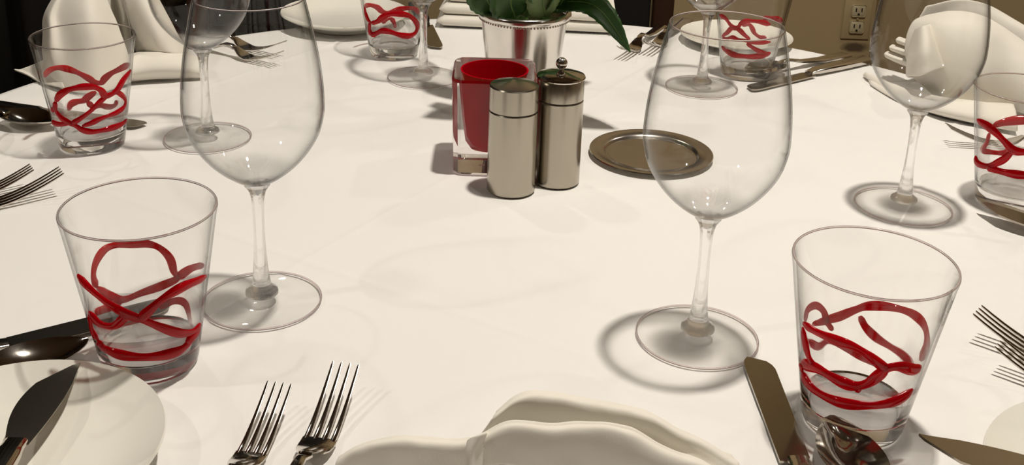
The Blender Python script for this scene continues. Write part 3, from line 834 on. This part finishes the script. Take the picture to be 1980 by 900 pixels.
# ------------------------------------------------------------------ cutlery
def tine_path(L, y, yt):
    return None
_cut = {}
def cutlery(name, build, label, cat, tip, heading, length, group, z=0.0, pitch=0.0, roll=0.0):
    """tip: table position of the tip; the Empty sits at the handle end"""
    h = math.radians(heading)
    loc = Vector((tip[0] - length * math.cos(h), tip[1] - length * math.sin(h), z + 0.0006))
    t = thing(name, label, cat, loc, h, group)
    t.rotation_euler = (math.radians(roll), math.radians(pitch), h)
    build(t)
    return t
def add(key, name, vf, mat, t, smooth=40):
    if key in _cut: return share(name, _cut[key], t)
    _cut[key] = mesh_obj(name, *vf(), mat, t, smooth=smooth)
    return _cut[key]
def fork_build(s):
    """handle end at x=0, tips at x=0.195*s"""
    L = 0.195 * s
    hd = 0.020 * s / 2
    xr = L - 0.052 * s          # tine roots
    xh = xr - 0.026 * s         # start of the head
    key = 'fork%.2f' % s
    def handle():
        return slab([(0, 0.0070, 0.0042, 0.0006), (0.002, 0.0078, 0.0048, 0.0), (0.05, 0.0066, 0.0060, 0.0014), (0.085 * s, 0.0048, 0.0095, 0.0055), (xh - 0.014, 0.0034, 0.0150, 0.0112), (xh - 0.004, 0.0033, 0.0148, 0.0112), (xh + 0.004, 0.0040, 0.0110, 0.0082)])
    def head():
        st = []
        for u in [0, 0.15, 0.3, 0.5, 0.7, 0.85, 1.0]:
            x = xh + 0.003 + (xr + 0.002 - xh - 0.003) * u
            hw = 0.0042 + (hd - 0.0042) * math.sin(min(1, u * 1.5) * PI / 2)
            z = 0.0095 * (1 - u) ** 2 + 0.0012 + 0.0004 * u
            st.append((x, hw, z + 0.0020, z))
        return slab(st)
    def tine(k):
        def f():
            y0 = (k - 1.5) * 0.0051 * s; y1 = (k - 1.5) * 0.0052 * s
            st = []
            for u in [0, 0.12, 0.25, 0.4, 0.55, 0.7, 0.85, 0.96, 1.0]:
                x = xr + (L - xr) * u
                z = 0.0014 + 0.0175 * s * u ** 1.5
                hw = 0.00165 * s * (1 - 0.5 * u) * (0.55 if u == 1 else 1)
                st.append((x, hw, z + 0.0022 - 0.0008 * u, z, y0 + (y1 - y0) * u))
            return slab(st)
        return f
    def b(t):
        add(key + 'h', 'handle', handle, 'chrome', t)
        add(key + 'd', 'head', head, 'chrome', t)
        for k in range(4):
            add(key + 't%d' % k, 'tine', tine(k), 'chrome', t)
    return b
def spoon_build(s):
    L = 0.185 * s
    key = 'spoon%.2f' % s
    bl = 0.062 * s
    def handle():
        xh = L - bl
        return slab([(0, 0.0088, 0.0052, 0.0006), (0.002, 0.0096, 0.0060, 0.0), (0.05, 0.0076, 0.0060, 0.0014), (0.085 * s, 0.0046, 0.0095, 0.0055), (xh - 0.012, 0.0032, 0.0150, 0.0115), (xh + 0.000, 0.0033, 0.0142, 0.0110), (xh + 0.006, 0.0050, 0.0118, 0.0096)])
    def bowl():
        n, m = 28, 13
        vs, fs = [], []
        x0 = L - bl
        for side in (0, 1):
            for i in range(n):
                u = i / (n - 1)
                x = x0 + bl * u
                hw = 0.0185 * s * (math.sin(PI * (0.04 + 0.96 * u) ** 0.85) ** 0.62 if u < 1 else 0.02)
                hw = max(hw, 0.0012)
                dep = 0.0090 * math.sin(PI * min(1, u * 0.98 + 0.02)) ** 0.8
                zr = 0.0110 - 0.002 * u
                for k in range(m):
                    q = k / (m - 1) * 2 - 1
                    z = zr - dep * (1 - q * q)
                    vs.append((x, q * hw * (1 if side == 0 else 0.94), z + (0.0011 if side == 0 else 0.0)))
        for side in (0, 1):
            o = side * n * m
            for i in range(n - 1):
                for k in range(m - 1):
                    f = (o + i * m + k, o + (i + 1) * m + k, o + (i + 1) * m + k + 1, o + i * m + k + 1)
                    fs.append(f if side == 0 else f[::-1])
        def ring():
            r = [i * m for i in range(n)] + [(n - 1) * m + k for k in range(1, m)] + [i * m + m - 1 for i in range(n - 2, -1, -1)] + [k for k in range(m - 2, 0, -1)]
            return r
        r = ring(); o = n * m
        for a, b_ in zip(r, r[1:] + r[:1]):
            fs.append((a, b_, b_ + o, a + o)[::-1])
        return vs, fs
    def b(t):
        add(key + 'h', 'handle', handle, 'chrome', t)
        add(key + 'b', 'bowl', bowl, 'chrome', t, 60)
    return b
def knife_build(s, bw=0.0195, blade_len=0.105, pointed=False):
    L = 0.215 * s
    key = 'knife%.2f%.4f%d' % (s, bw, pointed)
    xb = L - blade_len * s
    def handle():
        return slab([(0, 0.0098, 0.0072, 0.0010), (0.0025, 0.0108, 0.0082, 0.0), (0.06 * s, 0.0094, 0.0082, 0.0), (xb - 0.012, 0.0074, 0.0080, 0.0010), (xb - 0.006, 0.0060, 0.0070, 0.0016), (xb + 0.001, 0.0058, 0.0062, 0.0020)])
    def blade():
        n = 26
        out = []
        for i in range(n):
            u = i / (n - 1)
            x = xb + (L - xb) * u
            if pointed:
                yb = bw * 0.30 + bw * 0.12 * math.sin(PI * u); ya = -bw * (0.28 + 0.40 * math.sin(PI * min(1, u * 1.05)) )
                k = (1 - u) ** 0.45 if u > 0.72 else 1.0
                if u > 0.72: k = ((1 - u) / 0.28) ** 0.55
                yt, yl = yb * 1.0, ya
                mid = bw * 0.25
                yt = mid + (yt - mid) * k; yl = mid + (yl - mid) * k
                yt, yl = -yl, -yt
            else:
                yt, yl = bw * 0.5, -bw * (0.40 + 0.10 * u)
                if u > 0.86:
                    k = math.sqrt(max(0.0, 1 - ((u - 0.86) / 0.14) ** 2))
                    mid = bw * 0.20
                    yt = mid + (yt - mid) * (0.35 + 0.65 * k); yl = mid + (yl - mid) * k
                if u < 0.04: yl = -bw * 0.30
            out.append((x, yt, yl))
        vs, fs = [], []
        for x, yt, yl in out:
            vs += [(x, yt, 0.0030), (x, yl, 0.0026), (x, yl, 0.0022), (x, yt, 0.0014)]
        for i in range(n - 1):
            for k in range(4):
                l = (k + 1) % 4
                fs.append((i * 4 + k, i * 4 + l, (i + 1) * 4 + l, (i + 1) * 4 + k)[::-1])
        fs.append((0, 1, 2, 3)); fs.append(tuple((n - 1) * 4 + k for k in (3, 2, 1, 0)))
        return vs, fs
    def b(t):
        add(key + 'h', 'handle', handle, 'chrome', t)
        add(key + 'b', 'blade', blade, 'blade', t, 25)
    return b
FG, KG, SG, BG = 'forks at the place settings', 'table knives at the place settings', 'spoons at the place settings', 'butter knives'
FL = 0.195
def fork(label, px, py, heading, s=1.0):
    p = G(px, py, 0.0186 * s)
    cutlery('fork', fork_build(s), label, 'fork', p, heading, FL * s, FG)
fork('dinner fork near the front centre, the nearer to the folded front napkin', 669, 708, 82)
fork('smaller salad fork at the front, left of the larger dinner fork', 541, 746, 82, 0.90)
fork('fork at the right edge, the farther one with the upper tines', 1889, 604, 139)
fork('fork at the right edge, the nearer one tucked below its twin', 1930, 668, 139, 0.90)
fork('fork cut off by the left edge, the left one of the pair', 62, 327, 36, 0.90)
fork('fork cut off by the left edge, the right one with full tines', 119, 333, 36)
fork('fork at the back left behind the wine glass, the upper of the pair', 546, 84, -30)
fork('fork at the back left behind the wine glass, the lower of the pair', 541, 104, -30, 0.90)
fork('fork at the back partly covered by the hanging leaf tip', 1203, 93, -113, 0.90)
fork('fork at the back just right of the hanging leaf tip', 1252, 82, -113)
fork('fork at the right whose tines poke out from behind the cut-off tumbler', 1832, 246, 178)

def knife(label, tip, heading, s=1.0, **kw):
    cutlery('table_knife', knife_build(s), label, 'knife', tip, heading, 0.215 * s, KG, **kw)
knife('table knife at the front right, standing out dark beside the front napkin', G(1462, 692, 0.003), 91)
kt = G(19, 668, 0.003); kd = Vector((math.cos(math.radians(34)), math.sin(math.radians(34)), 0))
knife('table knife at the left, its dark blade running behind the front left tumbler', kt + kd * 0.103, 34)
ke = G(1676, 121, 0.0)
knife('table knife at the back right, the nearer of the two handles', ke + Vector((math.cos(math.radians(217)), math.sin(math.radians(217)), 0)) * 0.215, 217)
knife('table knife at the far left, its round tip showing right of the far left tumbler', G(278, 242, 0.003), -12)
knife('table knife at the back, its dark end showing right of the back centre wine glass', G(843, 92, 0.003), -78)
def spoon(label, tip, heading, s=1.0):
    cutlery('spoon', spoon_build(s), label, 'spoon', tip, heading, 0.185 * s, SG)
spoon('spoon at the front right, its bowl in front of the front right tumbler', G(1607, 812, 0.009), 93)
spoon('spoon at the left edge, its long bowl pointing at the front left tumbler', G(171, 660, 0.009), 42)
ke = G(1636, 111, 0.0)
spoon('spoon at the back right, its handle lying behind the twin knife handle', ke + Vector((math.cos(math.radians(217)), math.sin(math.radians(217)), 0)) * 0.185, 217)
spoon('spoon at the far left lying between the plate and the far left tumbler', G(112, 236, 0.009), -14)
def butter(label, tip, heading, z, pitch=0.0, roll=0.0):
    cutlery('butter_knife', knife_build(0.80, 0.021, 0.095, True), label, 'butter knife', tip, heading, 0.172, BG, z=z, pitch=pitch, roll=roll)
bt = G(138, 703, 0.0215); butter('butter knife resting on the cream bread plate at the bottom left', bt, 91, 0.0185)
bt = G(1776, 851, 0.0215); butter('butter knife lying across the bread plate in the bottom right corner', bt, 160, 0.0185)
bt = G(1884, 403, 0.006); butter('butter knife at the right edge below the cut-off tumbler', bt, 140, 0.0002, pitch=-3.0)

# ------------------------------------------------------------------ napkins
def napkin(label, loc):
    return thing('napkin', label, 'napkin', loc, group='folded white napkins')
# front napkin
o1 = Vector((0.02, 0.48, 0.0008))
t = napkin('folded white napkin at the bottom centre, its camera side in shade', o1)
def row(pxs, Y):
    return [AT(px, py, Y) for px, py in pxs]
def flat(xs, y, z=0.002):
    return [Vector((x, y, z)) for x in xs]
def drop(pts, dy, z=0.0024):
    return [Vector((p.x, p.y + dy, z)) for p in pts]
r1 = [AT(955, 802, 0.514), AT(1022, 763, 0.522), AT(1130, 776, 0.522), AT(1240, 799, 0.519), AT(1330, 843, 0.510), AT(1432, 893, 0.500)]
sheet_obj('upper_fold', [
    drop(r1, 0.014),
    [p + Vector((0, 0.006, -0.004)) for p in r1],
    r1,
    [AT(948, 808, 0.509), AT(1012, 770, 0.517), AT(1128, 784, 0.517), AT(1240, 807, 0.514), AT(1330, 850, 0.506), AT(1432, 898, 0.497)],
    [AT(940, 824, 0.508), AT(1000, 790, 0.516), AT(1122, 802, 0.516), AT(1238, 822, 0.513), AT(1328, 862, 0.505), AT(1430, 906, 0.496)],
    [AT(925, 850, 0.508), AT(992, 822, 0.518), AT(1110, 828, 0.518), AT(1235, 838, 0.514), AT(1325, 880, 0.504), AT(1425, 918, 0.494)],
    [AT(915, 900, 0.500), AT(990, 870, 0.510), AT(1100, 872, 0.510), AT(1230, 880, 0.506), AT(1320, 908, 0.498), AT(1420, 934, 0.490)],
], 'napkin', t, 40, 34, origin=o1, wrinkle=1.8)
r2 = [AT(932, 846, 0.488), AT(992, 827, 0.490), AT(1105, 831, 0.490), AT(1196, 834, 0.490), AT(1265, 862, 0.488), AT(1345, 894, 0.486), AT(1400, 920, 0.484)]
sheet_obj('lower_fold', [
    drop(r2, 0.010),
    [p + Vector((0, 0.0035, -0.002)) for p in r2],
    r2,
    [AT(927, 858, 0.484), AT(988, 838, 0.485), AT(1100, 843, 0.485), AT(1190, 846, 0.485), AT(1260, 874, 0.484), AT(1345, 904, 0.482), AT(1400, 926, 0.480)],
    [AT(920, 908, 0.484), AT(985, 903, 0.484), AT(1095, 908, 0.484), AT(1185, 912, 0.484), AT(1260, 922, 0.482), AT(1345, 938, 0.480), AT(1400, 948, 0.478)],
], 'napkin', t, 38, 26, origin=o1, wrinkle=1.8)
r3 = [AT(652, 890, 0.492), AT(700, 864, 0.494), AT(778, 852, 0.494), AT(860, 860, 0.493), AT(925, 850, 0.493)]
sheet_obj('left_fold', [
    drop(r3, 0.010),
    [p + Vector((0, 0.0035, -0.002)) for p in r3],
    r3,
    [AT(646, 900, 0.489), AT(694, 874, 0.490), AT(774, 862, 0.490), AT(860, 870, 0.489), AT(921, 862, 0.489)],
    [AT(636, 930, 0.488), AT(688, 915, 0.489), AT(772, 908, 0.489), AT(860, 912, 0.488), AT(915, 908, 0.488)],
], 'napkin', t, 28, 22, origin=o1, wrinkle=1.8)
sheet_obj('rolled_edge', [
    [AT(946, 834, 0.494), AT(938, 866, 0.488), AT(932, 910, 0.482)],
    [AT(930, 838, 0.476), AT(918, 866, 0.473), AT(912, 910, 0.470)],
    [AT(910, 846, 0.478), AT(903, 874, 0.475), AT(900, 912, 0.472)],
    [AT(906, 852, 0.490), AT(904, 880, 0.486), AT(902, 914, 0.480)],
], 'napkin', t, 12, 14, origin=o1)

# tall propped napkin at the upper left
o2 = G(220, 160); o2.z = 0.0008
t = napkin('tall propped white napkin standing behind the far left tumbler', o2)
sheet_obj('front_panel', [
    [AT(96, 160, 1.125), AT(112, 168, 1.10), AT(140, 180, 1.085), AT(195, 180, 1.085), AT(255, 160, 1.12)],
    [AT(84, 110, 1.14), AT(98, 112, 1.105), AT(128, 116, 1.10), AT(185, 118, 1.095), AT(248, 108, 1.135)],
    [AT(82, 70, 1.15), AT(96, 68, 1.115), AT(118, 66, 1.118), AT(180, 64, 1.105), AT(232, 58, 1.15)],
    [AT(86, 26, 1.165), AT(98, 22, 1.135), AT(115, 18, 1.138), AT(170, 10, 1.125), AT(208, 0, 1.165)],
    [AT(118, -30, 1.18), AT(128, -33, 1.165), AT(140, -36, 1.16), AT(165, -40, 1.155), AT(192, -45, 1.18)],
], 'napkin', t, 34, 22, origin=o2)
sheet_obj('inner_panel', [
    [AT(215, 165, 1.15), AT(240, 165, 1.17), AT(262, 150, 1.15)],
    [AT(205, 80, 1.17), AT(235, 80, 1.20), AT(255, 80, 1.165)],
    [AT(195, 0, 1.18), AT(222, -5, 1.21), AT(243, -5, 1.175)],
    [AT(185, -45, 1.19), AT(210, -50, 1.21), AT(232, -45, 1.19)],
], 'napkin', t, 14, 16, origin=o2)
sheet_obj('right_panel', [
    [AT(262, 102, 1.17), AT(310, 100, 1.15), AT(345, 105, 1.16), AT(372, 112, 1.20)],
    [AT(254, 60, 1.17), AT(295, 55, 1.15), AT(325, 60, 1.17), AT(345, 68, 1.215)],
    [AT(243, 5, 1.175), AT(275, 0, 1.165), AT(295, 0, 1.185), AT(312, 8, 1.225)],
    [AT(234, -45, 1.19), AT(255, -48, 1.19), AT(270, -48, 1.20), AT(285, -42, 1.23)],
], 'napkin', t, 20, 18, origin=o2)
sheet_obj('side_flap', [
    [AT(100, 108, 1.14), AT(62, 126, 1.15), AT(28, 141, 1.155)],
    [AT(112, 135, 1.11), AT(75, 145, 1.13), AT(34, 148, 1.15)],
    [AT(125, 172, 1.085), AT(95, 165, 1.10), AT(48, 153, 1.14)],
], 'napkin', t, 16, 12, origin=o2)
sheet_obj('base_fold', [
    [AT(215, 118, 1.14), AT(260, 104, 1.16), AT(320, 98, 1.17), AT(385, 112, 1.18)],
    [AT(215, 128, 1.12), AT(265, 112, 1.135), AT(325, 106, 1.145), AT(395, 122, 1.16)],
    [AT(215, 150, 1.11), AT(270, 138, 1.12), AT(330, 132, 1.13), AT(396, 140, 1.145)],
    [AT(220, 162, 1.125), AT(275, 155, 1.13), AT(330, 152, 1.14), AT(392, 152, 1.15)],
], 'napkin', t, 24, 16, origin=o2)

# stacked napkin behind the vase
o3 = Vector((0.02, 1.42, 0.0008))
t = napkin('white napkin folded in thick stacked layers behind the silver cup vase', o3)
def fold_layer(x0, x1, y0, y1, z0, h, rz):
    """a thick soft fold of cloth with rounded edges"""
    nx, ns = 26, 22
    vs, fs = [], []
    cx, cy = (x0 + x1) / 2, (y0 + y1) / 2
    for i in range(nx):
        u = i / (nx - 1)
        e = min(u, 1 - u) * (x1 - x0)
        k = math.sqrt(max(0.0, 1 - (1 - min(1, e / (h * 0.55))) ** 2)) * 0.94 + 0.06
        for j in range(ns):
            a = 2 * PI * j / ns
            c, sn = math.cos(a), math.sin(a)
            yy = (y1 - y0) / 2 * math.copysign(abs(c) ** 0.30, c) * (0.97 + 0.03 * k)
            zz = z0 + h / 2 + h / 2 * k * math.copysign(abs(sn) ** 0.75, sn) * (1 + 0.04 * math.sin(9 * u + rz * 40))
            x = x0 + (x1 - x0) * u - cx
            vs.append((cx + x * math.cos(rz) - yy * math.sin(rz) - o3.x, cy + x * math.sin(rz) + yy * math.cos(rz) - o3.y, zz - o3.z))
    for i in range(nx - 1):
        for j in range(ns):
            l = (j + 1) % ns
            fs.append((i * ns + j, (i + 1) * ns + j, (i + 1) * ns + l, i * ns + l))
    fs.append(tuple(range(ns))); fs.append(tuple((nx - 1) * ns + j for j in range(ns - 1, -1, -1)))
    return mesh_obj('layer', vs, fs, 'napkin', t, smooth=80)
fold_layer(-0.102, 0.140, 1.392, 1.47, 0.0012, 0.0150, -0.03)
fold_layer(-0.098, 0.120, 1.396, 1.47, 0.0155, 0.0155, -0.07)
fold_layer(-0.090, 0.110, 1.402, 1.47, 0.0305, 0.0160, -0.11)
sheet_obj('standing_fold', [
    [AT(1085, 62, 1.40), AT(1140, 62, 1.395), AT(1192, 66, 1.40)],
    [AT(1085, 40, 1.405), AT(1140, 40, 1.40), AT(1194, 40, 1.405)],
    [AT(1085, 10, 1.42), AT(1140, 5, 1.41), AT(1188, 10, 1.42)],
    [AT(1085, -40, 1.45), AT(1130, -40, 1.44), AT(1182, -40, 1.45)],
], 'napkin', t, 20, 16, origin=o3)
sheet_obj('curled_edge', [
    [AT(1172, 56, 1.392), AT(1180, 45, 1.392), AT(1188, 35, 1.394)],
    [AT(1182, 62, 1.386), AT(1192, 48, 1.386), AT(1194, 34, 1.389)],
    [AT(1196, 60, 1.395), AT(1196, 46, 1.395), AT(1194, 34, 1.398)],
], 'napkin', t, 10, 10, origin=o3)

# propped napkin at the right
o4 = G(1850, 225); o4.z = 0.0008
t = napkin('propped white napkin at the right, fanned out behind the right wine glass', o4)
sheet_obj('main_panel', [
    [AT(1765, 150, 1.19), AT(1830, 205, 1.14), AT(1890, 215, 1.125), AT(1960, 215, 1.12), AT(2060, 250, 1.06)],
    [AT(1748, 100, 1.20), AT(1820, 120, 1.14), AT(1890, 140, 1.12), AT(1960, 150, 1.12), AT(2060, 170, 1.10)],
    [AT(1762, 45, 1.21), AT(1820, 50, 1.16), AT(1890, 60, 1.14), AT(1960, 95, 1.14), AT(2060, 140, 1.12)],
    [AT(1790, 30, 1.23), AT(1840, 22, 1.20), AT(1895, 28, 1.185), AT(1950, 60, 1.17), AT(2040, 120, 1.15)],
], 'napkin', t, 30, 24, origin=o4)
sheet_obj('back_panel', [
    [AT(1760, 120, 1.24), AT(1830, 120, 1.25), AT(1910, 120, 1.24), AT(2040, 160, 1.20)],
    [AT(1770, 50, 1.25), AT(1840, 40, 1.26), AT(1910, 40, 1.25), AT(2040, 90, 1.22)],
    [AT(1790, 12, 1.255), AT(1850, 0, 1.265), AT(1915, 12, 1.26), AT(2000, 62, 1.25)],
], 'napkin', t, 24, 14, origin=o4)
sheet_obj('front_lobe', [
    [AT(1752, 150, 1.165), AT(1775, 148, 1.13), AT(1800, 140, 1.12), AT(1830, 130, 1.14)],
    [AT(1755, 105, 1.18), AT(1775, 100, 1.14), AT(1795, 95, 1.13), AT(1812, 90, 1.15)],
    [AT(1770, 55, 1.20), AT(1780, 50, 1.17), AT(1790, 48, 1.165), AT(1800, 45, 1.18)],
], 'napkin', t, 16, 14, origin=o4)
for k, (xa, ya, xb, yb) in enumerate([(1712, 108, 1780, 138), (1722, 94, 1785, 120), (1734, 80, 1790, 104)]):
    sheet_obj('fan_pleat', [
        [AT(xa, ya + 3, 1.235), AT((xa + xb) / 2, (ya + yb) / 2 + 3, 1.215), AT(xb, yb, 1.20)],
        [AT(xa - 3, ya - 4, 1.232), AT((xa + xb) / 2, (ya + yb) / 2 - 5, 1.208), AT(xb, yb - 8, 1.19)],
        [AT(xa + 4, ya - 9, 1.245), AT((xa + xb) / 2 + 4, (ya + yb) / 2 - 11, 1.225), AT(xb + 4, yb - 14, 1.21)],
    ], 'napkin', t, 14, 10, origin=o4)
sheet_obj('base_flap', [
    [AT(1668, 148, 1.245), AT(1730, 178, 1.19), AT(1800, 196, 1.15), AT(1880, 200, 1.13), AT(1960, 205, 1.12)],
    [AT(1672, 140, 1.238), AT(1732, 168, 1.18), AT(1805, 190, 1.125), AT(1885, 200, 1.105), AT(1965, 215, 1.09)],
    [AT(1678, 158, 1.225), AT(1740, 190, 1.155), AT(1815, 212, 1.10), AT(1890, 225, 1.08), AT(1968, 240, 1.06)],
    [G(1684, 160, 0.004), G(1750, 198, 0.004), G(1820, 220, 0.004), G(1890, 238, 0.004), G(1968, 256, 0.004)],
], 'napkin', t, 30, 16, thick=0.0055, origin=o4)

# ------------------------------------------------------------------ chairs
def chair(x, y, rz, label):
    """local: the sitter faces -y, the back is at +y"""
    t = thing('dining_chair', label, 'chair', (x, y, -TZ), rz, 'dark dining chairs')
    mesh_obj('seat', *box(-0.215, 0.215, -0.22, 0.19, 0.42, 0.48, 0.02), 'upholstery', t)
    mesh_obj('backrest', *box(-0.165, 0.165, 0.185, 0.225, 0.52, 0.98, 0.012), 'upholstery', t)
    for sx in (-1, 1):
        mesh_obj('back_post', *box(sx * 0.188 - 0.0195, sx * 0.188 + 0.0195, 0.188, 0.228, 0.0, 1.02, 0.006), 'wood', t)
        mesh_obj('leg', *box(sx * 0.188 - 0.019, sx * 0.188 + 0.019, -0.205, -0.167, 0.0, 0.425, 0.005), 'wood', t)
        mesh_obj('side_rail', *box(sx * 0.188 - 0.012, sx * 0.188 + 0.012, -0.17, 0.19, 0.36, 0.42, 0.004), 'wood', t)
    mesh_obj('top_rail', *box(-0.207, 0.207, 0.186, 0.230, 0.985, 1.045, 0.008), 'wood', t)
    return t
chair(0.084, 1.775, 0.0, 'black upholstered dining chair at the far side of the table behind the silver cup')
chair(-0.44, 2.02, math.radians(8), 'dark dining chair farther back, left of the back centre tumbler')
